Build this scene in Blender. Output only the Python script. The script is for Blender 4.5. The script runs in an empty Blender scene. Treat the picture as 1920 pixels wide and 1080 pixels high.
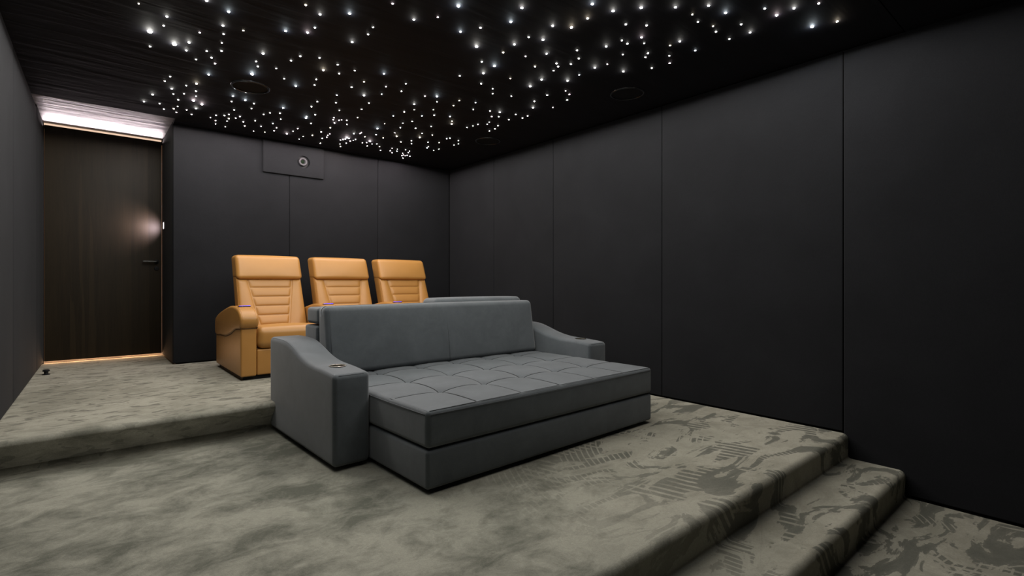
import bpy, bmesh, math, random
from mathutils import Vector, Matrix
sc = bpy.context.scene
C = sc.collection
R = math.radians
random.seed(11)

# ------------------------------------------------------------------ camera, world, exposure
YAW = R(40.277); F = 950.0
cam_d = bpy.data.cameras.new('camera'); cam = bpy.data.objects.new('camera', cam_d); C.objects.link(cam)
cam.location = (0, 0, 0.81); cam.rotation_euler = (R(90), 0, -YAW)
cam_d.sensor_width = 36; cam_d.lens = 36 * F / 1920; cam_d.shift_y = -10 / 1920
cam_d.clip_start = 0.02
sc.camera = cam
w = bpy.data.worlds.new('world'); sc.world = w; w.use_nodes = True
w.node_tree.nodes['Background'].inputs[0].default_value = (0.75, 0.85, 1, 1)
w.node_tree.nodes['Background'].inputs[1].default_value = 0.0
vs = sc.view_settings
vs.view_transform = 'Standard'; vs.look = 'None'; vs.exposure = 2.6; vs.gamma = 1; vs.use_curve_mapping = False
sc.cycles.max_bounces = 8; sc.cycles.diffuse_bounces = 5
sc.cycles.sample_clamp_indirect = 6
STAR = 9.0             # radiance of a star tip seen directly
STAR_W = 0.142         # power of a star's lamp (for size 1)

def area(name, loc, rot, sx, sy, power, col, spread=180):
    l = bpy.data.lights.new(name, 'AREA'); l.shape = 'RECTANGLE'; l.size = sx; l.size_y = sy
    l.energy = power; l.color = col; l.spread = R(spread)
    o = bpy.data.objects.new(name, l); C.objects.link(o); o.location = loc; o.rotation_euler = rot
    return o
CZ = 2.385            # star ceiling height; the upper platform carpet is z = 0
RZ = 2.404            # ceiling of the door recess
YB = 5.98; YD = 6.87; XR = 3.92; XJ = 0.68
# hallway light leaking under the door; over it an added strip stands in
area('recess_fill_strip', (0.19, YD - 0.012, 2.368), (R(-90 - 7), 0, 0), 0.97, 0.010, .085, (1.0, .84, .88), 36)  # strip added in front of the leaf to brighten the recess ceiling
area('hallway_light_under_door', (0.19, YD + 0.03, 0.012), (R(-90), 0, 0), 0.985, 0.016, 0.22, (1.0, .55, .28), 170)
area('keypad_light', (XJ - 0.012, 6.675, 1.433), (0, R(90), R(-47)), 0.05, 0.03, 0.42, (1.0, .80, .88), 95)

# ------------------------------------------------------------------ helpers
def thing(name, label, cat, loc=(0, 0, 0), rotz=0, group=None, parent=None):
    o = bpy.data.objects.new(name, None); C.objects.link(o)
    o.location = loc; o.rotation_euler = (0, 0, rotz); o.empty_display_size = .1
    o['label'] = label; o['category'] = cat
    if group: o['group'] = group
    return o
def obj(name, bm, mat, parent=None, smooth=True, auto=None):
    me = bpy.data.meshes.new(name); bm.normal_update(); bm.to_mesh(me); bm.free()
    for p in me.polygons: p.use_smooth = smooth
    if auto: me.set_sharp_from_angle(angle=R(auto))
    if mat: me.materials.append(mat)
    o = bpy.data.objects.new(name, me); C.objects.link(o)
    if parent: o.parent = parent
    return o
def tag(o, label=None, cat=None, group=None, kind=None):
    if label: o['label'] = label
    if cat: o['category'] = cat
    if group: o['group'] = group
    if kind: o['kind'] = kind
    return o
def struct(name, bm, mat, parent=None, **k):
    o = obj(name, bm, mat, parent, **k)
    o['kind'] = 'structure'
    return o
def add_box(bm, x0, x1, y0, y1, z0, z1):
    vs = [bm.verts.new((x, y, z)) for x in (x0, x1) for y in (y0, y1) for z in (z0, z1)]
    for f in ((0, 1, 3, 2), (4, 6, 7, 5), (0, 4, 5, 1), (2, 3, 7, 6), (0, 2, 6, 4), (1, 5, 7, 3)):
        bm.faces.new([vs[i] for i in f])
def box(x0, x1, y0, y1, z0, z1):
    bm = bmesh.new(); add_box(bm, x0, x1, y0, y1, z0, z1); return bm
def ticks(a, b, r, n):
    k = 4
    lo = [a + r * (1 - math.tan(R(45) * (k - i) / k)) for i in range(k + 1)]
    hi = [a + b - t for t in reversed(lo)]
    L, H = lo[-1], hi[0]
    return lo + [L + (H - L) * i / n for i in range(1, n)] + hi
def rbox(x0, x1, y0, y1, z0, z1, r, n=(6, 6, 6), puff=(0, 0, 0), fn=None, bm=None):
    """box with rounded edges, optionally crowned faces, then bent by fn"""
    own = bm is None
    if own: bm = bmesh.new()
    lo = (x0, y0, z0); hi = (x1, y1, z1)
    T = [ticks(lo[i], hi[i], r, n[i]) for i in range(3)]
    c0 = [(lo[i] + hi[i]) / 2 for i in range(3)]; h0 = [(hi[i] - lo[i]) / 2 for i in range(3)]
    vmap = {}
    def vert(p):
        key = tuple(round(c, 6) for c in p)
        if key in vmap: return vmap[key]
        q = Vector([min(max(p[i], lo[i] + r), hi[i] - r) for i in range(3)])
        d = Vector(p) - q
        if d.length > 1e-9: q = q + d.normalized() * r
        s = [(q[i] - c0[i]) / h0[i] for i in range(3)]
        o = Vector(q)
        for i in range(3):
            a, b = [j for j in range(3) if j != i]
            o[i] += puff[i] * s[i] * max(0, 1 - s[a] ** 2) ** .7 * max(0, 1 - s[b] ** 2) ** .7
        if fn: o = Vector(fn(o, s))
        v = bm.verts.new(o); vmap[key] = v
        return v
    for ax in range(3):
        a, b = [(1, 2), (2, 0), (0, 1)][ax]
        for side in (0, 1):
            fix = hi[ax] if side else lo[ax]
            for i in range(len(T[a]) - 1):
                for j in range(len(T[b]) - 1):
                    ps = []
                    for (ii, jj) in ((i, j), (i + 1, j), (i + 1, j + 1), (i, j + 1)):
                        p = [0, 0, 0]; p[ax] = fix; p[a] = T[a][ii]; p[b] = T[b][jj]
                        ps.append(vert(p))
                    if not side: ps.reverse()
                    if len(set(ps)) == 4: bm.faces.new(ps)
    return bm
def disc(bm, c, r0, r1, z0, z1, n=40, axis='z'):
    """ring (annulus solid) r0..r1 between z0..z1; r0=0 makes a solid disc"""
    def P(r, a, z):
        x, y = r * math.cos(a), r * math.sin(a)
        if axis == 'z': return (c[0] + x, c[1] + y, c[2] + z)
        if axis == 'y': return (c[0] + x, c[1] + z, c[2] + y)
        return (c[0] + z, c[1] + x, c[2] + y)
    A = [2 * math.pi * i / n for i in range(n)]
    rings = []
    prof = [(r0, z0), (r1, z0), (r1, z1), (r0, z1)] if r0 > 0 else [(r1, z0), (r1, z1)]
    for (r, z) in prof: rings.append([bm.verts.new(P(r, a, z)) for a in A])
    m = len(rings)
    for k in range(m if r0 > 0 else m - 1):
        a, b = rings[k], rings[(k + 1) % m]
        for i in range(n):
            bm.faces.new((a[i], a[(i + 1) % n], b[(i + 1) % n], b[i]))
    if r0 == 0:
        bm.faces.new(rings[0][::-1]); bm.faces.new(rings[-1])
    bmesh.ops.recalc_face_normals(bm, faces=bm.faces)
    return bm
def lathe(bm, c, prof, n=40, axis='z'):
    rings = []
    for (r, z) in prof:
        ring = []
        for i in range(n):
            a = 2 * math.pi * i / n; x, y = max(r, 1e-5) * math.cos(a), max(r, 1e-5) * math.sin(a)
            ring.append(bm.verts.new((c[0] + x, c[1] + y, c[2] + z) if axis == 'z' else (c[0] + x, c[1] + z, c[2] + y)))
        rings.append(ring)
    for a, b in zip(rings, rings[1:]):
        for i in range(n): bm.faces.new((a[i], a[(i + 1) % n], b[(i + 1) % n], b[i]))
    return bm
def tube(bm, pts, r, n=6):
    rings = []
    for i, p in enumerate(pts):
        p = Vector(p)
        t = (Vector(pts[min(i + 1, len(pts) - 1)]) - Vector(pts[max(i - 1, 0)])).normalized()
        u = t.cross(Vector((0, 0, 1)))
        if u.length < .1: u = t.cross(Vector((1, 0, 0)))
        u.normalize(); v = t.cross(u)
        rings.append([bm.verts.new(p + (u * math.cos(2 * math.pi * k / n) + v * math.sin(2 * math.pi * k / n)) * r) for k in range(n)])
    for a, b in zip(rings, rings[1:]):
        for i in range(n): bm.faces.new((a[i], a[(i + 1) % n], b[(i + 1) % n], b[i]))
    bm.faces.new(rings[0][::-1]); bm.faces.new(rings[-1])
    return bm
def extrude_x(bm, prof, x0, x1):
    """closed (y,z) outline extruded along x"""
    a = [bm.verts.new((x0, y, z)) for y, z in prof]; b = [bm.verts.new((x1, y, z)) for y, z in prof]
    n = len(prof)
    for i in range(n): bm.faces.new((a[i], a[(i + 1) % n], b[(i + 1) % n], b[i]))
    bm.faces.new(a[::-1]); bm.faces.new(b)
    bmesh.ops.recalc_face_normals(bm, faces=bm.faces)
    return bm
def spline(pts, n=6, closed=False):
    out = []; m = len(pts)
    for i in range(m if closed else m - 1):
        g = lambda k: Vector(pts[k % m] if closed else pts[min(max(k, 0), m - 1)])
        p0, p1, p2, p3 = g(i - 1), g(i), g(i + 1), g(i + 2)
        for k in range(n):
            t = k / n
            out.append(.5 * ((2 * p1) + (p2 - p0) * t + (2 * p0 - 5 * p1 + 4 * p2 - p3) * t * t + (3 * p1 - p0 - 3 * p2 + p3) * t ** 3))
    if not closed: out.append(Vector(pts[-1]))
    return out
def interp(tab, x):
    if x <= tab[0][0]: return tab[0][1]
    for (a, u), (b, v) in zip(tab, tab[1:]):
        if x <= b:
            t = (x - a) / (b - a); t = t * t * (3 - 2 * t) if False else t
            return u + (v - u) * t
    return tab[-1][1]

# ------------------------------------------------------------------ materials
def mat(name, col, rough=.6, metal=0, spec=.5, sheen=0, emit=None, es=0, coat=0):
    m = bpy.data.materials.new(name); m.use_nodes = True
    b = m.node_tree.nodes['Principled BSDF']
    b.inputs['Base Color'].default_value = (*col, 1); b.inputs['Roughness'].default_value = rough
    b.inputs['Metallic'].default_value = metal; b.inputs['Specular IOR Level'].default_value = spec
    b.inputs['Sheen Weight'].default_value = sheen; b.inputs['Sheen Roughness'].default_value = .5
    b.inputs['Coat Weight'].default_value = coat
    if emit: b.inputs['Emission Color'].default_value = (*emit, 1); b.inputs['Emission Strength'].default_value = es
    return m
class NT:
    def __init__(s, m): s.t = m.node_tree; s.b = s.t.nodes['Principled BSDF']
    def n(s, typ, **k):
        o = s.t.nodes.new('ShaderNode' + typ)
        for a, v in k.items():
            if a.startswith('i_'): o.inputs[a[2:].replace('_', ' ')].default_value = v
            else: setattr(o, a, v)
        return o
    def l(s, a, b): s.t.links.new(a, b)
    def coords(s, scale=(1, 1, 1), rot=(0, 0, 0), kind='Object'):
        tc = s.n('TexCoord'); mp = s.n('Mapping'); mp.inputs['Scale'].default_value = scale; mp.inputs['Rotation'].default_value = rot
        s.l(tc.outputs[kind], mp.inputs['Vector']); return mp.outputs[0]
    def noise(s, vec, scale, detail=3, rough=.5, dist=0):
        o = s.n('TexNoise'); o.inputs['Scale'].default_value = scale; o.inputs['Detail'].default_value = detail
        o.inputs['Roughness'].default_value = rough; o.inputs['Distortion'].default_value = dist
        s.l(vec, o.inputs['Vector']); return o.outputs['Fac']
    def ramp(s, fac, stops, interp='LINEAR'):
        o = s.n('ValToRGB'); o.color_ramp.interpolation = interp
        e = o.color_ramp.elements
        while len(e) < len(stops): e.new(.5)
        for q, (p, c) in zip(e, stops): q.position = p; q.color = (*c, 1) if len(c) == 3 else c
        s.l(fac, o.inputs[0]); return o.outputs[0]
    def mix(s, fac, a, b, mode='MIX'):
        o = s.n('Mix', data_type='RGBA', blend_type=mode)
        if isinstance(fac, (int, float)): o.inputs[0].default_value = fac
        else: s.l(fac, o.inputs[0])
        for v, i in ((a, 6), (b, 7)):
            if isinstance(v, tuple): o.inputs[i].default_value = (*v, 1)
            else: s.l(v, o.inputs[i])
        return o.outputs[2]
    def math(s, op, a, b=None, clamp=False):
        o = s.n('Math', operation=op); o.use_clamp = clamp
        for v, i in ((a, 0), (b, 1)):
            if v is None: continue
            if isinstance(v, (int, float)): o.inputs[i].default_value = v
            else: s.l(v, o.inputs[i])
        return o.outputs[0]
    def bump(s, h, strength=.3, dist=.002, prev=None):
        o = s.n('Bump'); o.inputs['Strength'].default_value = strength; o.inputs['Distance'].default_value = dist
        s.l(h, o.inputs['Height'])
        if prev: s.l(prev, o.inputs['Normal'])
        return o.outputs[0]
W = (1, 1, 1); K = (0, 0, 0)
def g(v): return (v, v, v)

def carpet_material():
    m = mat('carpet', (.3, .3, .27), rough=.95, spec=.06, sheen=.45)
    t = NT(m); v = t.coords()
    # velvet pile brushed in different directions: cloudy patches, crisp strokes, foot marks
    big = t.noise(v, 1.15, 6, .60, .5)
    v2 = t.coords((1.0, 1.35, 1), (0, 0, R(-22)))
    med = t.noise(v2, 4.6, 7, .70, .5)
    v3 = t.coords((1.0, 2.3, 1), (0, 0, R(14)))
    strokes = t.noise(v3, 2.1, 5, .58, 1.3)
    s1 = t.math('ADD', t.math('MULTIPLY', big, .55), t.math('MULTIPLY', med, .45))
    base = t.ramp(s1, [(.42, g(0)), (.48, g(.42)), (.56, g(1))])
    blot = t.ramp(strokes, [(.500, g(0)), (.517, g(.85)), (.6, g(1))])
    sep = t.n('SeparateXYZ'); t.l(t.coords(), sep.inputs[0])
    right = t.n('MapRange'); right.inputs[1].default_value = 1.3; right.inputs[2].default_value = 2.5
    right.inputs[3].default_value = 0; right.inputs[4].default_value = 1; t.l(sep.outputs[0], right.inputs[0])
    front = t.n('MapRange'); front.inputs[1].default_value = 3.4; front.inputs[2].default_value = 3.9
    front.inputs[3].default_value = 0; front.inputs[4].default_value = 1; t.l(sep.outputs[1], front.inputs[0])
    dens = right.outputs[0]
    # small dark flecks on the upper platform
    fl = t.ramp(t.noise(t.coords((1.0, 2.6, 1), (0, 0, R(-8))), 7.5, 2, .5, 1.0), [(.575, g(0)), (.60, g(1))])
    # shoe tread ladders and arcs
    wv = t.n('TexWave', wave_type='BANDS', bands_direction='DIAGONAL'); wv.inputs['Scale'].default_value = 8; wv.inputs['Distortion'].default_value = 1.2
    wv.inputs['Detail'].default_value = 1; t.l(t.coords((1, 1, 1), (0, 0, R(30))), wv.inputs['Vector'])
    ladder = t.ramp(wv.outputs['Fac'], [(.26, g(0)), (.34, g(1))])
    wr_ = t.n('TexWave', wave_type='RINGS', rings_direction='Z'); wr_.inputs['Scale'].default_value = 9; wr_.inputs['Distortion'].default_value = .6
    mp = t.n('Mapping'); mp.inputs['Location'].default_value = (-3.3, -1.2, 0); tc = t.n('TexCoord'); t.l(tc.outputs['Object'], mp.inputs['Vector']); t.l(mp.outputs[0], wr_.inputs['Vector'])
    rings = t.ramp(wr_.outputs['Fac'], [(.10, g(0)), (.2, g(1))])
    lm = t.ramp(t.noise(t.coords((1, 1, 1), (0, 0, 1)), 2.6, 1, .4, .4), [(.585, g(0)), (.61, g(1))])
    lm2 = t.ramp(t.noise(t.coords((1, 1, 1), (0, 0, 2)), 2.2, 1, .4, .4), [(.57, g(0)), (.60, g(1))])
    lad = t.mix(lm, g(1.0), ladder); lad = t.mix(lm2, lad, t.mix(1, lad, rings, 'MULTIPLY'))
    blot2 = t.math('MULTIPLY', t.math('MULTIPLY', blot, dens), lad)
    flk = t.math('MULTIPLY', fl, front.outputs[0])
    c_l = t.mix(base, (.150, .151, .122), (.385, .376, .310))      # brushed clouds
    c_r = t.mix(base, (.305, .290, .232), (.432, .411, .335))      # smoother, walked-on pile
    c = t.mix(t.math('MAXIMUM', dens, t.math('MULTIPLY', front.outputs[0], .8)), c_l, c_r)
    c = t.mix(t.math('MULTIPLY', blot2, .82), c, (.105, .107, .090))
    c = t.mix(t.math('MULTIPLY', flk, .7), c, (.125, .122, .100))
    # hairline creases in the pile
    vo = t.n('TexVoronoi', feature='DISTANCE_TO_EDGE'); vo.inputs['Scale'].default_value = 3.2
    t.l(t.coords((1, 1.5, 1), (0, 0, .5)), vo.inputs['Vector'])
    line = t.ramp(vo.outputs['Distance'], [(0, g(1)), (.012, g(0))])
    c = t.mix(t.math('MULTIPLY', line, t.math('MULTIPLY', dens, .18)), c, (.16, .16, .14))
    fine = t.noise(v, 420, 2, .7)
    fine2 = t.noise(v, 90, 3, .7)
    c = t.mix(.32, c, t.ramp(fine, [(.3, g(.25)), (.7, g(1))]), 'MULTIPLY')
    c = t.mix(.22, c, t.ramp(fine2, [(.3, g(.35)), (.7, g(1))]), 'MULTIPLY')
    t.l(c, t.b.inputs['Base Color'])
    t.l(t.mix(1, c, (2.0, 2.0, 2.0), 'MULTIPLY'), t.b.inputs['Sheen Tint'])
    n1 = t.bump(fine, .5, .003); n2 = t.bump(fine2, .35, .004, n1); n3 = t.bump(med, .25, .01, n2)
    t.l(n3, t.b.inputs['Normal'])
    return m
def wall_material(name, col):
    m = mat(name, col, rough=.95, spec=.10, sheen=.03)
    t = NT(m); v = t.coords()
    a = t.noise(v, 2.2, 4, .6, .3); f = t.noise(t.coords((1, 1, .6)), 160, 2, .6)
    weave = t.n('TexWave', wave_type='BANDS', bands_direction='Z'); weave.inputs['Scale'].default_value = 90; weave.inputs['Distortion'].default_value = 2
    t.l(v, weave.inputs['Vector'])
    c = t.mix(a, tuple(x * .72 for x in col), tuple(x * 1.22 for x in col))
    c = t.mix(.35, c, t.ramp(f, [(.3, g(.45)), (.7, g(1.0))]), 'MULTIPLY')
    t.l(c, t.b.inputs['Base Color'])
    t.l(t.bump(f, .25, .001, t.bump(a, .12, .02)), t.b.inputs['Normal'])
    return m
def suede_material():
    m = mat('grey_suede', (.11, .12, .128), rough=.78, spec=.3, sheen=.35)
    t = NT(m); v = t.coords()
    a = t.noise(v, 5, 4, .65, .5); b = t.noise(t.coords((1, 1, 1)), 240, 2, .6); c2 = t.noise(v, 22, 4, .7)
    c = t.mix(t.ramp(a, [(.3, g(0)), (.7, g(1))]), (.072, .083, .091), (.101, .115, .125))
    c = t.mix(.25, c, t.ramp(c2, [(.3, g(.6)), (.7, g(1))]), 'MULTIPLY')
    c = t.mix(.25, c, t.ramp(b, [(.3, g(.6)), (.7, g(1))]), 'MULTIPLY')
    t.l(c, t.b.inputs['Base Color']); t.l(t.bump(b, .2, .0008), t.b.inputs['Normal'])
    return m
def leather_material():
    m = mat('tan_leather', (.62, .28, .06), rough=.42, spec=.45)
    t = NT(m); v = t.coords()
    vo = t.n('TexVoronoi'); vo.inputs['Scale'].default_value = 260; t.l(v, vo.inputs['Vector'])
    a = t.noise(v, 6, 3, .5)
    c = t.mix(a, (.365, .172, .040), (.435, .212, .054))
    t.l(c, t.b.inputs['Base Color']); t.l(t.bump(vo.outputs['Distance'], .18, .0006), t.b.inputs['Normal'])
    return m
def wood_material():
    m = mat('dark_wood_veneer', (.05, .035, .02), rough=.5, spec=.18)
    t = NT(m)
    v = t.coords((9, 9, .35)); n1 = t.noise(v, 3.0, 4, .6, .8)
    wv = t.n('TexWave', wave_type='RINGS', rings_direction='Z', wave_profile='SAW'); wv.inputs['Scale'].default_value = 1.6
    wv.inputs['Distortion'].default_value = 2.0; wv.inputs['Detail'].default_value = 2
    t.l(t.coords((4.2, 1, .10), (0, R(2), 0)), wv.inputs['Vector'])
    f = t.noise(t.coords((60, 60, 1.2)), 4, 3, .7)
    s = t.math('ADD', t.math('MULTIPLY', n1, .35), t.math('MULTIPLY', wv.outputs['Fac'], .16))
    s = t.math('ADD', s, t.math('MULTIPLY', f, .4))
    c = t.ramp(s, [(.25, (.010, .0068, .0030)), (.75, (.030, .0205, .0095))])
    t.l(c, t.b.inputs['Base Color']); t.l(t.bump(f, .2, .001), t.b.inputs['Normal'])
    return m
def ceiling_material(name, lo, hi, rough, wrinkle, spec=.5):
    m = mat(name, lo, rough=rough, spec=spec)
    t = NT(m)
    a = t.noise(t.coords((.6, 5, 1), (0, 0, R(2))), 2.2, 5, .6, .6); b = t.noise(t.coords(), 2.4, 3, .5)
    t.l(t.mix(t.ramp(a, [(.35, g(0)), (.65, g(1))]), lo, hi), t.b.inputs['Base Color'])
    t.l(t.bump(a, wrinkle, .02, t.bump(b, wrinkle * .6, .03)), t.b.inputs['Normal'])
    return m
M = {
 'carpet': carpet_material(),
 'wall': wall_material('charcoal_wall_fabric', (.0126, .0130, .0146)),
 'suede': suede_material(), 'leather': leather_material(), 'wood': wood_material(),
 'ceil': ceiling_material('black_ceiling_fabric', (.006, .006, .009), (.009, .009, .0135), .75, .12, .25),
 'recess': ceiling_material('lit_recess_ceiling', (.20, .18, .19), (.46, .43, .44), .5, .5),  # pale streaked colour carries part of the light from over the door
 'black': mat('matt_black', (.006, .006, .007), .7, spec=.3),
 'trim': mat('black_velvet_trim', (.008, .008, .012), .85, spec=.2),
 'gloss': mat('gloss_black', (.012, .012, .012), .18, spec=.6),
 'steel': mat('brushed_steel', (.55, .52, .44), .28, 1),
 'cupin': mat('steel_cup_inside', (.45, .42, .36), .35, 1),
 'gunmetal': mat('satin_grey_metal', (.10, .105, .10), .45, .8),
 'seam': mat('dark_seam_thread', (.030, .033, .035), .9),
 'stitch': mat('grey_thread', (.075, .082, .088), .8),
 'tanstitch': mat('tan_thread', (.50, .22, .05), .6),
 'plastic': mat('white_plastic', (.7, .7, .7), .4),
 'blue': mat('blue_led', (.05, .05, .3), .4, emit=(.05, .03, 1.0), es=.5),
 'keylit': mat('keypad_glow', (.6, .6, .6), .4, emit=(1, .9, .92), es=.5),
 'lensring': mat('grey_lens_ring', (.035, .033, .038), .6, spec=.4),
 'lensglass': mat('coated_lens_glass', (.006, .012, .006), .06, spec=1.0, coat=.6),
 'greenglint': mat('green_coating', (.10, .14, .03), .2, spec=.8),
 'hallhead': mat('door_head_glow', (.8, .7, .65), .5, emit=(1.0, .70, .50), es=.14),
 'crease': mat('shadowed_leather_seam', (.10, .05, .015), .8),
 'hall': mat('hall_glow', (.8, .8, .8), .5, emit=(1.0, .50, .26), es=.05),  # glow added for the hallway behind the door gaps
}

# ------------------------------------------------------------------ the room
def floor_bm():
    F1 = -.206; F2 = -.367; F3 = -.53
    def nose(y, z, r, n=6):      # going towards the camera, rounding down
        return [(y + r - r * math.sin(R(90) * i / n), z - r + r * math.cos(R(90) * i / n)) for i in range(n + 1)]
    def fillet(y, z, r, n=4):    # y = foot of the riser, curves out to the tread below
        return [(y + 0 - r + r * math.cos(R(90) * i / n), z + r - r * math.sin(R(90) * i / n)) for i in range(n + 1)]
    prof = [(YD + 1.2, 0), (YD, 0), (5.2, 0), (4.2, 0)]
    prof += nose(3.645, 0, .032) + fillet(3.79, F1, .03)
    prof += [(3.0, F1), (2.0, F1)]
    prof += nose(1.135, F1, .035) + fillet(1.137, F2, .02)
    prof += nose(.825, F2, .035) + fillet(.83, F3, .02)
    prof += [(0, F3), (-1.9, F3)]
    bm = bmesh.new()
    xs = [-.62, -.3] + [i * .25 for i in range(0, 16)] + [XR]
    rows = [[bm.verts.new((x, y, z)) for x in xs] for y, z in prof]
    for a, b in zip(rows, rows[1:]):
        for i in range(len(xs) - 1): bm.faces.new((a[i], b[i], b[i + 1], a[i + 1]))
    # solid underside
    lo = [bm.verts.new((x, prof[0][0], -.7)) for x in xs]; lo2 = [bm.verts.new((x, prof[-1][0], -.7)) for x in xs]
    for i in range(len(xs) - 1):
        bm.faces.new((lo[i], rows[0][i], rows[0][i + 1], lo[i + 1])); bm.faces.new((rows[-1][i], lo2[i], lo2[i + 1], rows[-1][i + 1]))
        bm.faces.new((lo2[i], lo[i], lo[i + 1], lo2[i + 1]))
    return bm
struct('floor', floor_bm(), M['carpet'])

def lx(y): return -.375 + (y - 3.6) * .0232     # the left wall runs very slightly askew
def panel(parent, u0, u1, z0, z1, place, th=.02, puff=.0):
    """padded fabric panel; place maps (u, depth, z) to world"""
    bm = rbox(u0 + .0022, u1 - .0022, -th, 0, z0, z1, .007, n=(4, 1, 6), puff=(0, puff, 0))
    for v in bm.verts: v.co = Vector(place(v.co.x, v.co.y, v.co.z))
    bmesh.ops.recalc_face_normals(bm, faces=bm.faces)
    o = obj('wall_panel', bm, M['wall'], parent); return o
TOPZ = 2.378
# right wall
wr = struct('wall_right', box(XR + .022, XR + .12, -1.9, YB + .1, -.7, 2.5), M['black'], smooth=False)
ys = [-1.85, -.20, 1.165, 2.570, 3.932, 4.977, YB]
for a, b in zip(ys, ys[1:]):
    z0 = -.515 if b < 1.2 else (-.195 if b < 3.95 else .012)
    panel(wr, a, b, z0, TOPZ, lambda u, d, z: (XR + .02 + d, u, z))
# back wall, with the projector box panel at its top
wb = struct('wall_back', box(XJ + .03, XR + .02, YB + .022, YB + .12, -.02, 2.5), M['black'], smooth=False)
bk = lambda u, d, z: (u, YB + .02 + d, z)
panel(wb, XJ, 1.780, .012, TOPZ, bk)
panel(wb, 1.780, 2.849, .012, TOPZ, bk); panel(wb, 2.849, XR - .003, .012, TOPZ, bk)
# side of the door recess
wj = struct('wall_recess', box(XJ + .022, XJ + .1, YB + .02, YD + .12, -.02, 2.5), M['black'], smooth=False)
panel(wj, YB + .024, YD + .03, .012, 2.425, lambda u, d, z: (XJ + .02 + d, u, z))
# left wall
wl = struct('wall_left', bmesh.new(), M['black'])
bm = bmesh.new(); add_box(bm, -.1, -.022, -1.9, YD + .12, -.7, 2.5)
for v in bm.verts: v.co.x += lx(v.co.y)
bm.to_mesh(wl.data); bm.free(); wl.data.materials.clear(); wl.data.materials.append(M['black'])
ys = [-1.85, .30, 1.75, 3.22, 4.68, 6.20, YD + .03]
for a, b in zip(ys, ys[1:]):
    z0 = -.515 if b < 1 else (-.19 if b < 3.3 else .012)
    panel(wl, a, b, z0, TOPZ if b < 6.5 else 2.42, lambda u, d, z: (lx(u) - .02 - d, u, z))
# front wall, behind the camera
struct('wall_front', box(-.62, XR, -2.0, -1.9, -.7, 2.5), M['wall'], smooth=False)

# ceilings
struct('ceiling', box(-.6, XR + .02, .835, 5.80, CZ, CZ + .1), M['ceil'], smooth=False)
struct('ceiling_front', box(-.6, XR + .02, -1.9, .825, CZ - .006, CZ + .1), M['ceil'], smooth=False)
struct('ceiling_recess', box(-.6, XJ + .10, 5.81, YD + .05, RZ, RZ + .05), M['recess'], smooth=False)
struct('trim_1', rbox(XJ + .0, XR, 5.885, YB + .015, TOPZ + .002, CZ + .06, .003, n=(1, 1, 1)), M['trim'])
struct('trim_2', box(XJ + .0, XR, 5.80, 5.90, CZ, CZ + .1), M['ceil'], smooth=False)
# door
door = struct('door_1', rbox(-.293, .6765, YD, YD + .045, .022, 2.386, .003, n=(2, 1, 4)), M['wood'])
bm = bmesh.new()
lathe(bm, (.628, YD, 1.043), [(0, -.012), (.020, -.012), (.024, -.009), (.025, 0)], 28, 'y')
obj('handle_rose', bm, M['black'], door, auto=40)
bm = bmesh.new(); tube(bm, spline([(.628, YD - .008, 1.043), (.628, YD - .035, 1.043), (.622, YD - .050, 1.043), (.600, YD - .054, 1.043), (.55, YD - .054, 1.043), (.500, YD - .054, 1.043)], 5), .0095, 12)
h = obj('door_handle', bm, M['gunmetal'], door); h['label'] = 'satin grey lever handle'
bm = bmesh.new(); lathe(bm, (.628, YD, .968), [(0, -.006), (.006, -.006), (.007, -.010), (.019, -.010), (.023, -.008), (.024, 0)], 28, 'y')
obj('keyhole_plate', bm, M['black'], door, auto=40)
# glowing stand-ins for hallway light at the door gaps, then wall and frame
fr = struct('hall_glow_panel', box(-.62, XJ + .03, YD + .052, YD + .075, -.01, 2.36), M['hall'], smooth=False)  # glowing panel behind the leaf in place of a lit hallway
struct('door_head_glow_line', box(-.30, .672, YD + .004, YD + .04, 2.388, RZ), M['hallhead'], smooth=False)  # glowing line in place of hallway light through the top gap
struct('wall_hallway', box(-.7, XJ + .12, YD + .12, YD + .2, -.1, 2.6), M['black'], smooth=False)
struct('trim_5', box(-.36, -.2955, YD - .0, YD + .05, 0.0, RZ), M['black'], smooth=False)

# projector box panel and its lens
bm = rbox(1.497, 2.157, YB - .028, YB - .0015, 2.020, TOPZ - .003, .007, n=(6, 1, 4))
pbx = tag(obj('projector_cover_panel', bm, M['wall']), 'small raised charcoal fabric panel with a round lens hole, high on the back wall', 'panel')
cut = obj('cutter', disc(bmesh.new(), (1.927, YB, 2.187), 0, .070, -.1, .0, 48, 'y'), None)
def boolean(o, c):
    m = o.modifiers.new('b', 'BOOLEAN'); m.operation = 'DIFFERENCE'; m.object = c; m.solver = 'EXACT'
    bpy.context.view_layer.update()
    dg = bpy.context.evaluated_depsgraph_get()
    me = bpy.data.meshes.new_from_object(o.evaluated_get(dg)); o.modifiers.clear(); o.data = me
    me.set_sharp_from_angle(angle=R(50))
    bpy.data.objects.remove(c)
boolean(pbx, cut)
pr = thing('projector', 'grey ringed projector lens poking through the round hole in the back wall', 'projector', (1.915, YB, 2.187))
bm = bmesh.new(); lathe(bm, (0, 0, 0), [(.046, -.004), (.046, -.040), (.043, -.045), (.030, -.044), (.024, -.036), (.022, -.030)], 40, 'y'); obj('lens_barrel', bm, M['lensring'], pr, auto=35)
bm = bmesh.new(); lathe(bm, (0, 0, 0), [(.0225, -.028), (.016, -.034), (.008, -.037), (0, -.038)], 32, 'y'); obj('lens_glass', bm, M['lensglass'], pr)
bm = bmesh.new(); disc(bm, (0, 0, 0), 0, .069, -.006, -.002, 40, 'y'); obj('hole_shade_disc', bm, M['black'], pr, smooth=False)  # black disc gives the dark depth of the lens hole as colour

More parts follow.
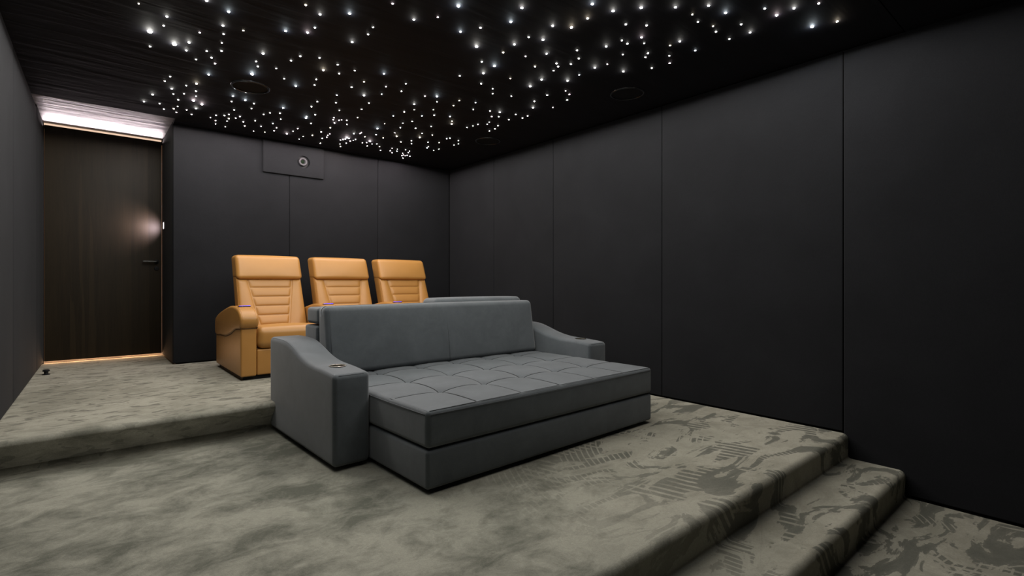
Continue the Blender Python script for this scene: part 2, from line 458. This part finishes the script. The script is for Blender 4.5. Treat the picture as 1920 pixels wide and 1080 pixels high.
# keypad on the side of the recess
kp = thing('keypad', 'small glowing white keypad on the side wall beside the brown door', 'switch', (XJ, 6.675, 1.433))
obj('backplate', rbox(-.006, 0, -.028, .028, -.045, .045, .0025, n=(1, 1, 1)), M['gloss'], kp)
obj('lit_keys', rbox(-.009, -.005, -.018, .018, -.034, .034, .0015, n=(1, 1, 1)), M['keylit'], kp)
# door stop
ds = thing('door_stop', 'small black door stop on the carpet in front of the brown door', 'door stop', (-.245, 6.05, 0))
bm = bmesh.new(); lathe(bm, (0, 0, 0), [(0, 0), (.027, 0), (.027, .006), (.015, .008), (.015, .030), (0, .030)], 24); obj('base', bm, M['black'], ds, auto=40)
bm = bmesh.new(); lathe(bm, (0, 0, 0), [(.010, .028), (.024, .030), (.025, .040), (.018, .046), (0, .047)], 24); obj('rubber_bumper', bm, M['black'], ds, auto=40)

# ceiling speakers
def speaker(x, y, label):
    t = thing('ceiling_speaker', label, 'speaker', (x, y, CZ), 0, 'round black ceiling speakers')
    bm = bmesh.new(); lathe(bm, (0, 0, 0), [(.142, 0), (.142, -.004), (.138, -.009), (.128, -.009), (.125, -.004), (.125, .0)], 56); obj('bezel', bm, M['gloss'], t)
    bm = bmesh.new(); lathe(bm, (0, 0, 0), [(.126, -.001), (.08, -.002), (.0, -.0025)], 48); obj('grille', bm, M['black'], t)
speaker(1.03, 4.468, 'round black ceiling speaker nearest the door recess')
speaker(3.46, 2.60, 'round black ceiling speaker nearest the camera, over the right wall')
speaker(3.435, 4.466, 'round black ceiling speaker near the far right corner')

# ------------------------------------------------------------------ star lights
STARS = """0.241 3.543 .4 o; 0.380 3.608 1.5 w; 0.379 3.748 1 w; 0.321 3.889 5 w; 0.343 4.137 1.3 w; 0.462 3.991 4.5 w; 0.536 4.048 1.5 w; 0.532 3.903 1.8 w;
0.562 3.706 1 p; 0.528 3.260 2 w; 0.647 3.310 2 c; 0.656 3.513 1.5 w; 0.681 3.630 1.3 w; 0.697 3.769 .6 w; 0.720 3.903 1.4 w; 0.766 3.500 .9 o; 0.969
3.334 1.8 c; 0.644 3.970 .9 w; 0.688 4.064 1.3 w; 0.726 4.158 1.3 p; 0.610 4.168 1.1 w; 0.727 4.409 1.8 c; 0.946 3.763 2.2 w; 0.942 3.928 .9 w; 0.973
4.012 1.3 w; 0.976 4.184 3.5 c; 1.085 3.961 .9 w; 1.128 3.755 1.2 w; 1.187 4.121 1 w; 0.510 4.642 1.1 w; 0.489 4.772 1.3 w; 0.687 4.671 1.8 o; 0.632
4.770 1 w; 0.552 4.928 1.6 w; 0.578 5.053 .9 w; 0.711 4.858 1.3 w; 0.731 4.992 1 w; 0.645 4.988 1 w; 0.447 5.182 1.5 w; 0.407 5.429 1.5 w; 0.628 5.186
1.4 w; 0.516 5.400 .9 w; 0.648 5.385 .8 o; 0.628 5.477 1.4 o; 0.660 5.579 1.1 p; 0.563 5.548 1.2 w; 0.723 5.440 1 p; 0.777 5.554 1.3 p; 0.731 5.121 3
p; 0.803 5.180 3 p; 0.782 5.341 2 w; 0.968 4.784 1.7 c; 0.988 4.934 1.1 w; 1.071 4.825 2 c; 1.149 4.863 1.2 w; 1.164 5.017 1.1 w; 1.053 5.161 1 w;
0.929 5.542 .6 p; 0.958 5.437 1.1 p; 0.985 5.617 .9 p; 1.005 5.733 .7 p; 1.019 5.395 1.3 w; 1.044 5.329 .7 p; 1.068 5.462 1.4 o; 1.073 5.560 1 w;
1.098 5.774 .6 w; 1.117 5.408 1 p; 1.137 5.329 1.2 p; 1.200 5.484 1.4 p; 1.242 5.618 1.1 p; 1.355 5.754 .4 p; 1.454 5.714 .5 o; 1.279 5.371 1.1 w;
1.370 5.528 1.2 p; 1.293 5.120 1.2 w; 1.326 5.037 1 w; 1.399 4.988 1.3 w; 1.456 5.165 .9 w; 1.380 4.819 1.8 c; 1.436 5.354 1.4 c; 1.504 5.476 1.1 p;
1.514 5.602 1 p; 1.647 5.629 1.8 p; 1.668 5.488 1 w; 1.301 4.213 1.8 c; 1.677 5.361 1.3 p; 0.965 2.948 1.2 o; 1.063 2.996 1.7 w; 1.094 3.173 1.2 c;
1.080 3.266 1.8 p; 1.192 2.877 2 c; 1.346 3.206 1.7 w; 1.381 3.042 1 w; 1.366 2.938 .8 w; 1.334 2.617 1.1 p; 1.513 2.694 1.6 w; 1.607 2.577 .9 p;
1.631 2.396 3 c; 1.808 2.634 1.5 c; 1.155 3.639 1.3 w; 1.266 3.579 1.2 w; 1.360 3.767 2 o; 1.406 3.606 1.2 w; 1.474 3.754 1.2 w; 1.541 3.624 .9 w;
1.381 3.975 .8 w; 1.410 4.099 1 w; 1.683 3.781 1.2 o; 1.733 3.538 1.5 c; 1.952 3.602 1 w; 2.192 3.201 1.2 w; 1.654 3.950 1.4 w; 1.804 4.053 1.8 w;
1.859 3.761 .8 p; 1.907 3.934 .8 c; 2.001 3.767 .8 w; 1.629 4.196 .9 c; 1.692 4.380 1.1 w; 1.789 4.550 1 w; 1.932 4.391 .9 w; 1.914 4.198 1.1 w; 1.557
4.457 1.1 w; 1.562 4.616 1.3 w; 1.663 4.817 1.2 w; 1.630 4.973 2.2 c; 1.619 4.920 1 w; 1.723 5.107 1.1 w; 1.999 4.636 .7 o; 1.829 4.787 1 p; 1.846
4.848 .9 p; 1.896 4.831 .6 p; 1.911 4.804 .6 p; 1.954 4.785 1.2 p; 2.008 4.909 .6 p; 1.896 4.945 1.5 p; 1.920 5.121 1.3 o; 1.872 5.506 1.3 o; 1.900
5.324 1.3 w; 1.994 5.556 1.2 w; 2.049 5.764 1.1 w; 1.999 5.403 .9 p; 2.016 5.480 .7 p; 1.995 5.339 .8 p; 1.811 5.614 .5 o; 1.811 5.747 .5 p; 2.237
4.373 .8 c; 2.283 4.647 .7 o; 2.298 4.839 2 c; 2.380 5.046 1.2 c; 2.494 5.110 1.1 o; 2.188 5.167 1.6 w; 2.322 5.194 1 o; 2.233 5.083 1.3 p; 2.233
5.112 .9 p; 2.440 5.324 3 p; 2.506 5.415 .8 p; 2.431 5.397 1 p; 2.499 5.528 1.1 p; 2.401 5.437 .7 p; 2.546 5.380 1.1 w; 2.620 5.460 1 o; 2.702 5.607 1
p; 2.183 5.347 3 p; 2.215 5.365 1.5 p; 2.187 5.456 1.5 p; 2.196 5.416 1.5 p; 2.171 5.492 1 p; 2.271 5.462 1.1 p; 2.283 5.411 .7 p; 2.288 5.361 1 p;
2.269 5.572 1 p; 2.228 5.651 .8 p; 2.275 5.753 1.3 o; 2.204 3.738 .9 p; 2.286 3.680 2 c; 2.354 3.788 1 w; 2.486 3.639 1 o; 2.517 3.774 .9 o; 2.232
3.969 1.5 w; 2.304 4.095 .8 w; 2.262 4.206 1.1 w; 2.445 4.201 1 c; 2.437 3.982 .7 w; 2.521 4.106 1.2 w; 2.654 4.041 1.3 c; 2.745 4.143 1.1 o; 2.794
4.224 1.6 o; 2.411 4.513 1.1 w; 2.456 4.406 1 w; 2.461 4.658 1 w; 2.591 4.579 1.1 w; 2.679 4.420 1.1 w; 2.975 4.215 .9 w; 2.502 4.859 .7 w; 2.577
4.961 1.5 o; 2.731 4.690 .8 w; 2.788 4.835 1.7 o; 2.844 4.670 .9 o; 2.714 5.124 1.3 w; 2.781 5.007 1.2 w; 2.843 5.114 .9 w; 2.953 4.940 .8 w; 3.056
4.872 .7 o; 3.037 4.686 .9 w; 3.056 4.652 .8 w; 3.175 4.664 1 w; 3.252 4.778 .8 w; 3.242 4.854 .9 w; 3.069 5.156 1.4 c; 3.054 5.103 .8 w; 3.188 5.206
.5 w; 3.204 5.115 .8 w; 2.767 5.438 .8 p; 2.800 5.552 1.1 p; 2.861 5.624 1 p; 2.830 5.431 .6 w; 2.873 5.522 1 c; 2.918 5.393 .8 w; 2.986 5.420 .7 w;
3.006 5.485 .8 p; 2.972 5.564 .7 p; 3.020 5.675 1 p; 3.017 5.632 .8 p; 3.055 5.652 1 p; 3.061 5.618 1.2 p; 3.111 5.639 1 p; 3.088 5.776 .8 p; 1.875
2.514 1.4 w; 1.920 2.178 2 w; 1.971 2.337 2 c; 2.182 2.410 1 w; 2.199 2.209 1.7 w; 2.300 2.147 2.2 o; 2.295 2.012 1.7 o; 2.198 1.891 2 c; 2.345 1.861
2.2 w; 2.526 1.908 1.4 w; 2.003 2.730 3 w; 2.194 2.683 1.4 o; 2.176 2.544 1.8 w; 2.277 2.376 2 w; 2.351 2.629 .6 p; 2.434 2.504 1.5 w; 2.556 2.335 1.3
w; 2.659 2.413 1.2 w; 2.663 2.171 1.5 w; 2.674 2.051 .9 w; 2.739 2.056 1.4 w; 2.843 2.173 .7 w; 2.170 2.893 1.4 w; 2.283 2.892 2.5 c; 2.298 3.045 2.2
w; 2.514 2.708 1.3 o; 2.596 2.570 1.4 w; 2.643 2.599 1.2 w; 2.668 2.671 1 w; 2.683 2.510 1.2 w; 2.862 2.440 1.8 w; 2.884 2.341 .7 p; 3.075 2.345 1.7
w; 2.406 3.217 1.3 w; 2.514 2.988 .7 o; 2.716 2.849 2 w; 2.871 2.600 .8 c; 2.885 2.735 1.8 w; 2.737 3.005 2.2 w; 2.541 3.242 .9 w; 2.607 3.326 1 w;
2.762 3.268 .8 w; 2.976 3.055 1.4 w; 2.620 3.585 .8 c; 2.709 3.742 1 w; 2.850 3.676 1.2 w; 2.958 3.789 1.1 p; 2.940 3.644 1.5 w; 3.013 3.749 1.2 w;
3.043 3.937 .7 w; 3.069 4.002 .7 w; 3.177 3.967 1 w; 3.220 4.070 .9 w; 3.222 4.163 1.1 w; 3.140 3.752 1.2 w; 3.093 3.596 .8 w; 3.208 3.632 1 p; 3.205
3.554 1 p; 2.990 3.229 1.3 w; 3.092 3.356 1.7 w; 2.992 4.136 .6 w; 3.000 4.065 .7 w; 3.025 2.889 .8 p; 3.105 2.922 1.1 p; 3.186 3.024 1 w; 3.224 3.235
.4 p; 2.440 1.735 2.2 w; 2.633 1.833 1.3 w; 2.737 1.944 1.5 p; 2.818 1.981 .8 w; 2.961 2.051 1.4 w; 2.999 2.098 1.1 w; 3.187 2.174 1.1 w; 2.586 1.606
1.7 w; 2.731 1.585 .9 o; 2.834 1.608 .9 w; 2.715 1.475 1.6 w; 2.862 1.450 1.8 c; 2.953 1.575 .9 o; 3.032 1.598 1.1 w; 2.973 1.815 1.5 w; 2.975 1.888
1.1 o; 3.106 1.977 .9 w; 3.212 2.041 1.3 p; 3.169 1.817 1.2 c; 3.063 1.453 1.2 w; 3.189 1.590 1.2 w; 3.206 1.464 1.5 w; 2.989 1.282 1.3 c; 3.118 1.269
2.2 p; 3.114 1.172 1.8 w; 3.167 1.061 1.4 p; 3.420 1.183 3.2 c; 3.470 1.063 1.5 o; -0.101 2.350 1.2 w; 1.395 1.715 0.9 p; 1.188 1.528 2.0 w; 2.391
1.209 2.0 w; -0.182 3.243 1.2 w; 1.028 1.481 1.2 c; 0.021 1.874 0.9 p; 1.435 1.916 2.0 o; 2.196 1.165 0.9 c; 2.673 1.052 2.0 c; 0.205 1.714 2.0 c;
0.653 2.342 1.5 c; 0.110 1.988 1.5 w; 1.653 1.906 1.5 c; 0.403 1.227 1.2 c; 0.607 2.722 1.5 o; 2.013 1.422 0.9 o; 0.936 1.600 1.2 o; 0.163 2.260 1.2
w; 0.789 2.171 1.2 w; 0.755 2.408 1.5 c; -0.161 2.586 1.5 c; 1.600 1.482 1.5 o; 0.762 1.229 2.0 w; 0.829 2.604 1.5 w; 0.465 2.701 1.2 w; 0.045 1.593
1.5 w; 0.825 1.856 1.5 p; 0.797 2.020 1.2 o; 0.333 2.110 2.0 w; -0.197 1.313 1.2 c; 1.078 2.252 1.2 o; 1.487 2.205 1.5 c; 1.422 1.353 2.0 w"""
star_cols = {'w': (1, .97, .90), 'c': (.84, .94, 1.0), 'p': (1, .82, .84), 'o': (1, .86, .66)}
colname = {'w': 'white', 'c': 'cool white', 'p': 'pinkish', 'o': 'yellowish'}
star_me = {}
for k, c in star_cols.items():
    bm = bmesh.new()
    lathe(bm, (0, 0, 0), [(1.0, .2), (1.0, -.15), (.88, -.5), (.62, -.8), (.3, -.96), (0, -1.0)], 12)
    me = bpy.data.meshes.new('star_light'); bm.to_mesh(me); bm.free()
    for p in me.polygons: p.use_smooth = True
    me.materials.append(mat('star_tip_' + colname[k].replace(' ', '_'), (.8, .8, .8), .4, emit=c, es=STAR))
    star_me[k] = me
_lamps = {}
def star_lamp(k, sz):
    if (k, sz) not in _lamps:
        l = bpy.data.lights.new('star_lamp', 'SPOT'); l.spot_size = R(177); l.spot_blend = .06
        l.energy = STAR_W * max(.25, sz ** 1.5); l.color = star_cols[k]; l.shadow_soft_size = 0
        _lamps[(k, sz)] = l
    return _lamps[(k, sz)]
_spill = {}
def star_spill(k, sz):
    if (k, sz) not in _spill:
        l = bpy.data.lights.new('star_spill', 'POINT')
        l.energy = .005 * sz ** 1.6; l.color = star_cols[k]; l.shadow_soft_size = 0
        _spill[(k, sz)] = l
    return _spill[(k, sz)]
LAND = [(.1, 5.7, 'in front of the doorway'), (1.03, 4.47, 'near the door side speaker'),
        (1.2, 5.75, 'by the back wall near the doorway'), (1.92, 5.85, 'just in front of the projector hole'),
        (2.9, 5.8, 'beside the right part of the back wall'), (3.6, 5.5, 'near the far right corner'),
        (3.43, 4.47, 'near the far speaker on the right'), (2.2, 4.6, 'above the gap behind the daybed'),
        (2.2, 3.3, 'above the grey daybed backrest'), (3.46, 2.6, 'near the nearest speaker on the right'),
        (.6, 3.3, 'above the carpet left of the daybed'), (2.5, 2.1, 'above the daybed mattress'), (3.3, 1.3, 'above the steps by the right wall')]
def region(x, y): return min(LAND, key=lambda q: (q[0] - x) ** 2 + (q[1] - y) ** 2)[2]
def image_x(x, y):
    return (x * math.cos(YAW) - y * math.sin(YAW)) / (x * math.sin(YAW) + y * math.cos(YAW))
entries = STARS.replace('\n', ' ').split(';')
families = {}
for idx, s in enumerate(entries):
    x, y, sz, k = s.split(); x = float(x); y = float(y); sz = float(sz)
    o = bpy.data.objects.new('star_light', star_me[k]); C.objects.link(o)
    r = .0028 + .0021 * sz; hz = -(r * .75 + .003)
    o.location = (x, y, CZ); o.scale = (r, r, r * .75)
    lamps = [(star_lamp(k, round(sz * 2) / 2), hz, 'star_lamp')]
    if sz >= 1.5: lamps.append((star_spill(k, round(sz * 2) / 2), hz - .004, 'star_spill'))   # bigger tips light the ceiling round them a little
    for l, z, nm in lamps:
        lo = bpy.data.objects.new(nm, l); C.objects.link(lo); lo.parent = o
        lo.matrix_parent_inverse = Matrix.Diagonal((1 / r, 1 / r, 1 / (r * .75), 1)); lo.location = (0, 0, z)
    size = 'tiny' if sz < .85 else 'small' if sz < 1.35 else 'medium' if sz < 2.3 else 'large bright'
    reg = region(x, y) if idx < len(entries) - 34 else 'further towards the camera'
    families.setdefault((size, colname[k], reg), []).append((image_x(x, y), o))
split = {}
for (size, cn, reg), lst in families.items():
    if len(lst) > 6:
        lst.sort(key=lambda q: q[0]); h = len(lst) // 2
        split[(size, cn, reg + ', left part')] = lst[:h]; split[(size, cn, reg + ', right part')] = lst[h:]
    else: split[(size, cn, reg)] = lst
for (size, cn, reg), lst in split.items():
    lst.sort(key=lambda q: q[0]); n = len(lst)
    base = '%s %s star light' % (size, cn)
    names = {1: [''], 2: ['left of two ', 'right of two '], 3: ['left of three ', 'middle of three ', 'right of three ']}.get(n, [''] * n)
    for nm, (_, o) in zip(names, lst):
        if nm: lab = '%s%s lights %s' % (nm, base[:-6], reg)
        else: lab = '%s %s' % (base.replace('star light', 'ceiling star light'), reg)
        if len(lab.split()) > 16: lab = lab.replace(' part', '').replace(' star lights', ' stars').replace('ceiling star light', 'ceiling star')
        if len(lab.split()) > 16: print('LONG', lab)
        tag(o, lab, 'star light', '%s %s ceiling stars %s' % (size, cn, reg))

# ------------------------------------------------------------------ daybed sofa
sofa = thing('daybed_sofa', 'deep grey suede daybed sofa with tufted mattress and low curved arms on the middle platform', 'sofa', (1.25, 2.10, -.206), R(1.5))
SU = M['suede']
obj('plinth', box(.05, 1.83, .06, 1.5, 0, .03), M['black'], sofa, smooth=False)
obj('base', rbox(0, 1.90, 0, 1.45, .022, .212, .018, n=(8, 6, 3), puff=(.004, .006, 0)), SU, sofa)
NX, NY = 6, 4
CW, CD = 1.9 / NX, .365
def tuft_dz(x, y, seam_too=True):
    bx = min(max(round(x / CW), 1), NX - 1); by = max(round(y / CD), 1)
    rr = math.hypot(x - bx * CW, y - by * CD)
    z = -.021 * math.exp(-(rr / .062) ** 1.15)
    if seam_too:
        dx = abs(x / CW - round(x / CW)) * CW; dy = abs(y / CD - round(y / CD)) * CD
        e = max(0, min(1, x / .03, (1.9 - x) / .03, y / .03))
        for d, k in ((dx, 0 < round(x / CW) < NX), (dy, round(y / CD) > 0)):
            if k: z -= .0060 * math.exp(-(d / .011)) * e
        z -= .004 * (1 - min(1, dx / .05)) * e * .5 + .004 * (1 - min(1, dy / .05)) * e * .5
    return z
def tuft(p, s):
    x, y, z = p
    if s[2] > .2 and 0 < x < 1.9: z += tuft_dz(x, y) * min(1, (s[2] - .2) / .6)
    return (x, y, z)
def crown(x, y):
    u = (x - .95) / .95; v = (y - .729) / .731
    return .402 + .016 * max(0, 1 - u * u) ** .7 * max(0, 1 - v * v) ** .7
obj('mattress', rbox(0, 1.90, -.002, 1.46, .219, .402, .024, n=(190, 140, 3), puff=(.004, .005, .016), fn=tuft), SU, sofa)
bm = bmesh.new()
def seamz(x, y): return crown(x, y) + tuft_dz(x, y) + .0022
for i in range(1, NX):
    pts = [(i * CW, y, seamz(i * CW, y)) for y in [.03 + k * .0125 for k in range(90)]]
    tube(bm, pts, .0021, 5)
for j in range(1, NY):
    pts = [(x, j * CD, seamz(x, j * CD)) for x in [.03 + k * .0125 for k in range(148)]]
    tube(bm, pts, .0021, 5)
obj('tuft_seam', bm, M['seam'], sofa)
# double stitched seam round the mattress top
def seam(bm, pts, r=.0016): return tube(bm, pts, r, 5)
bm = bmesh.new()
for dz, dy in ((.398, .016), (.384, .002)):
    seam(bm, [(.02 + i * .062, dy - .006 - .005 * math.sin(math.pi * i / 30) * (1 if dz < .39 else .5), dz + (.0015 + .004 * math.sin(math.pi * i / 30) if dz > .39 else 0)) for i in range(31)])
for (xx, dz) in ((.014, .3975), (.0, .384)):
    seam(bm, [(xx - .001 - .004 * math.sin(math.pi * i / 20) * (1 if dz < .39 else .3), .02 + i * .035, dz) for i in range(21)])
obj('piping', bm, M['stitch'], sofa)
# tufting buttons pulled into the seams
bm = bmesh.new()
for i in range(1, NX):
    for j in range(1, 4):
        x, y = i * CW, j * CD; z = crown(x, y) + tuft_dz(x, y)
        lathe(bm, (x, y, z), [(.015, -.002), (.014, .003), (.008, .0055), (0, .006)], 16)
obj('tuft_buttons', bm, SU, sofa)
ARM_TOP = [(.58, .515), (.62, .522), (.75, .531), (.92, .538), (1.02, .550), (1.12, .572), (1.2, .597), (1.30, .625), (1.38, .638), (1.5, .642), (1.68, .640)]
_s = spline([(a, b, 0) for a, b in ARM_TOP], 4); ARM_TAB = [(v.x, v.y) for v in _s]
def arm(x0, x1, cupx, outer):
    def fn(p, s):
        top = interp(ARM_TAB, p.y)
        z = p.z
        if z > .1: z = .1 + (z - .1) * (top - .1) / .42
        return (p.x, p.y, z)
    o = obj('armrest', rbox(x0, x1, .58, 1.68, .022, .52, .024, n=(4, 36, 8), puff=(.003, .004, .003), fn=fn), SU, sofa)
    cz = interp(ARM_TAB, .79) + .003
    cutter = obj('cutter', disc(bmesh.new(), (cupx, .79, cz), 0, .0425, -.07, .05, 40), None)
    cutter.parent = sofa
    boolean(o, cutter)
    bm = bmesh.new()
    lathe(bm, (cupx, .79, cz), [(.0425, -.001), (.048, .0002), (.0485, .0016), (.045, .0026), (.0418, .0016), (.0405, -.004), (.0400, -.066), (0, -.066)], 40)
    c = obj('cup_holder', bm, M['steel'], sofa, auto=50); c['label'] = 'round brushed steel cup holder'
    bm = bmesh.new()
    for xe in (x0 + .010, x1 - .010):
        seam(bm, [(xe, y, z - .0058) for y, z in [(.60 + i * .027, interp(ARM_TAB, .60 + i * .027)) for i in range(40)]], .0015)
    seam(bm, [(x0 + .03 + i * .018, .588, .5125) for i in range(9)], .0013)
    obj('seam_stitching', bm, M['stitch'], sofa)
arm(-.214, -.006, -.105, True)
arm(1.906, 2.12, 2.035, False)
# backrest cushions lean back a little
def lean(p, s):
    t = (p.z - .40) / .46
    y = p.y + .075 * t
    if s[1] > 0: y -= .05 * max(0, t)
    return (p.x, y, p.z)
obj('backrest_cushion', rbox(.004, 1.897, 1.175, 1.36, .408, .857, .036, n=(24, 3, 10), puff=(.0, .012, .004), fn=lean), SU, sofa)
bm = bmesh.new()
seam(bm, [(.9505, 1.1745 + .075 * t - .012 * max(0, 1 - (2 * t - 1) ** 2) ** .7, .42 + .42 * t) for t in [i / 16 for i in range(17)]], .0015)
seam(bm, [(.030, 1.1742 + .075 * t, .42 + .42 * t) for t in [i / 16 for i in range(17)]], .0015)
obj('seam_stitching', bm, M['stitch'], sofa)
obj('back_frame', rbox(-.004, 1.90, 1.375, 1.60, .10, .722, .02, n=(8, 3, 6)), SU, sofa)
obj('head_cushion', rbox(.0, .944, 1.365, 1.575, .732, .845, .026, n=(8, 3, 3), puff=(0, .004, .003)), SU, sofa)
obj('head_cushion', rbox(.95, 1.897, 1.375, 1.60, .735, .888, .045, n=(8, 3, 3), puff=(0, .004, .006)), SU, sofa)

# ------------------------------------------------------------------ recliners
LE = M['leather']
def arm_body(parent, x0, x1):
    obj('arm_panel', rbox(x0, x1, .02, 1.02, .032, .47, .014, n=(3, 6, 6), puff=(.003, .004, 0)), LE, parent)
    prof = [(1.00, .315), (1.03, .40), (1.00, .475), (.85, .525), (.62, .572), (.40, .604), (.22, .608), (.08, .585), (0.0, .535), (-.012, .478), (.02, .432), (.09, .422), (.20, .410), (.36, .365), (.52, .335), (.62, .325), (.78, .322)]
    pts = spline([(a, b, 0) for a, b in prof], 5, True)
    n = len(pts); cy = sum(p.x for p in pts) / n; cz = sum(p.y for p in pts) / n
    bm = bmesh.new(); rings = []
    X0, X1 = x0 - .011, x1 + .011; r = .022
    # rounded pillow extrusion
    sect = [(X0, -r), (X0 + r * .076, -r * .62), (X0 + r * .293, -r * .293), (X0 + r * .62, -r * .076), (X0 + r, 0), (X0 * .5 + X1 * .5, .002), (X1 - r, 0), (X1 - r * .62, -r * .076), (X1 - r * .293, -r * .293), (X1 - r * .076, -r * .62), (X1, -r)]
    for sx, off in sect:
        ring = []
        for i, p in enumerate(pts):
            tn = (pts[(i + 1) % n] - pts[i - 1]).normalized(); nr = Vector((tn.y, -tn.x, 0))
            if nr.dot(Vector((p.x - cy, p.y - cz, 0))) < 0 and i < n * .5: nr = -nr
            ring.append((p, nr))
        rings.append((sx, off, ring))
    # consistent outward normal by orientation
    areaS = sum(pts[i].x * pts[(i + 1) % n].y - pts[(i + 1) % n].x * pts[i].y for i in range(n))
    vr = []
    for sx, off, ring in rings:
        row = []
        for i, p in enumerate(pts):
            tn = (pts[(i + 1) % n] - pts[i - 1]).normalized()
            nr = Vector((tn.y, -tn.x, 0)) * (1 if areaS > 0 else -1)
            q = p + nr * off
            row.append(bm.verts.new((sx, q.x, q.y)))
        vr.append(row)
    for a, b in zip(vr, vr[1:]):
        for i in range(n): bm.faces.new((a[i], a[(i + 1) % n], b[(i + 1) % n], b[i]))
    for row, flip in ((vr[0], True), (vr[-1], False)):
        c = bm.verts.new((row[0].co.x, sum(v.co.y for v in row) / n, sum(v.co.z for v in row) / n))
        for i in range(n): bm.faces.new((row[i], row[(i + 1) % n], c))
    bmesh.ops.recalc_face_normals(bm, faces=bm.faces)
    pad = obj('arm_pad', bm, LE, parent)
    bm = bmesh.new()
    for xe in (X0 + .020, X1 - .020):
        top = [p for p in pts if p.y > .43]
        top.sort(key=lambda p: -p.x)
        tube(bm, [(xe, p.x, p.y + .0005) for p in top if p.y > .50], .0014, 5)
    obj('piping', bm, M['tanstitch'], pad)
    # dark tube for the shade in the crease where the pad meets the arm
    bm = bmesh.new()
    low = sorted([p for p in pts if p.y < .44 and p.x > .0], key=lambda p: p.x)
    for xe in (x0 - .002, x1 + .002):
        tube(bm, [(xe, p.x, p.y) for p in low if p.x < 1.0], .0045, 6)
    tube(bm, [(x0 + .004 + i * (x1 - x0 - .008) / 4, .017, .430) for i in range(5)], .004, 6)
    obj('pad_crease_shade', bm, M['crease'], pad)
    # lit control strip let into the top of the pad
    cp = obj('control_strip', rbox(x0 + .012, x1 - .012, .165, .195, .606, .612, .002, n=(1, 1, 1)), M['gloss'], parent)
    cp['label'] = 'black strip of blue lit buttons'
    for i in range(5):
        bx = x0 + .024 + i * .0175
        obj('blue_button', rbox(bx, bx + .013, .170, .190, .611, .6145, .0012, n=(1, 1, 1)), M['blue'], cp)
def back_fn(p, s):
    t = (p.z - .38) / .69
    x = p.x * (1.03 - .03 * t)
    return (x, p.y + .50 + .27 * t, p.z)
def make_recliner(label, right_arm=False):
    t = thing('recliner_chair', label, 'armchair', (0, 0, 0), 0, 'tan leather cinema recliners on the upper platform')
    obj('plinth', box(-.375, .27, .06, .98, 0, .034), M['black'], t, smooth=False)
    arm_body(t, -.398, -.277)
    obj('footrest_panel', rbox(-.272, .292, .030, .10, .036, .250, .012, n=(6, 2, 4), puff=(0, .004, 0)), LE, t)
    obj('seat_base', rbox(-.270, .300, .08, 1.00, .040, .262, .012, n=(3, 3, 3)), LE, t)
    def sf(p, s):
        return (p.x, p.y, p.z - (.035 * max(0, (p.y - .12)) / .5 if p.z > .35 else 0))
    obj('seat', rbox(-.272, .302, .005, .66, .258, .432, .052, n=(12, 12, 4), puff=(0, .012, .022), fn=sf), LE, t)
    # back slab
    obj('backrest', rbox(-.290, .290, -.0, .155, .27, .99, .032, n=(8, 4, 14), puff=(0, .006, 0), fn=back_fn), LE, t)
    obj('headrest', rbox(-.293, .293, -.044, .150, .845, 1.072, .034, n=(12, 4, 8), puff=(0, .022, .006), fn=back_fn), LE, t)
    # ribbed centre panel between the two side bolsters
    nu, nv, ribs = 26, 78, 6
    Z0, Z1 = .335, .848
    def wdt(v): return .108 + (.198 - .108) * v
    def surf(u, v):
        ww = wdt(v); f = (v * ribs) % 1.0
        rib = math.sin(math.pi * f) ** .35 if 0 < f < 1 else 0
        e = max(0, 1 - abs(u) ** 10)
        d = -.002 - .014 * rib * e ** .5
        q = back_fn(Vector((u * ww, d + .0, Z0 + (Z1 - Z0) * v)), None)
        return (q[0] - .002, q[1], q[2])
    bm = bmesh.new()
    gr = [[bm.verts.new(surf(-1 + 2 * i / nu, j / nv)) for i in range(nu + 1)] for j in range(nv + 1)]
    for j in range(nv):
        for i in range(nu): bm.faces.new((gr[j][i], gr[j][i + 1], gr[j + 1][i + 1], gr[j + 1][i]))
    obj('ribbed_panel', bm, LE, t)
    for sgn in (-1, 1):
        def bol(u, v):
            inner = wdt(v) + .003; outer = .282
            x = inner + (outer - inner) * u
            k = max(0, math.sin(math.pi * min(1, max(0, u)))) ** .5
            d = -.020 * k * (1 if v < .97 else max(0, (1 - v) / .03)) 
            q = back_fn(Vector((sgn * x, d, Z0 + (Z1 - Z0) * v)), None)
            return q
        bm = bmesh.new(); n1, n2 = 18, 24
        gr = [[bm.verts.new(bol(i / n1, j / n2)) for i in range(n1 + 1)] for j in range(n2 + 1)]
        for j in range(n2):
            for i in range(n1):
                f = (gr[j][i], gr[j][i + 1], gr[j + 1][i + 1], gr[j + 1][i])
                bm.faces.new(f if sgn > 0 else f[::-1])
        obj('side_bolster', bm, LE, t)
    bm = bmesh.new()
    tube(bm, [tuple(back_fn(Vector((-.285, .004, z)), None)) for z in [.36 + i * .03 for i in range(17)]], .0018, 5)
    tube(bm, [tuple(back_fn(Vector((-.272, -.040, z)), None)) for z in [.87 + i * .02 for i in range(10)]], .0016, 5)
    obj('piping', bm, M['tanstitch'], t)
    if right_arm: arm_body(t, .317, .44)
    return t
labs = ['tan leather recliner at the left end of the row, its seat and left arm showing',
        'middle tan leather recliner of the row of three, seat hidden behind the grey daybed sofa',
        'right-hand tan leather recliner, farthest from the door, only its headrest and upper back showing']
for k in range(3):
    r = make_recliner(labs[k], k == 2)
    r.location = (1.385 + .715 * k, 4.58, 0)
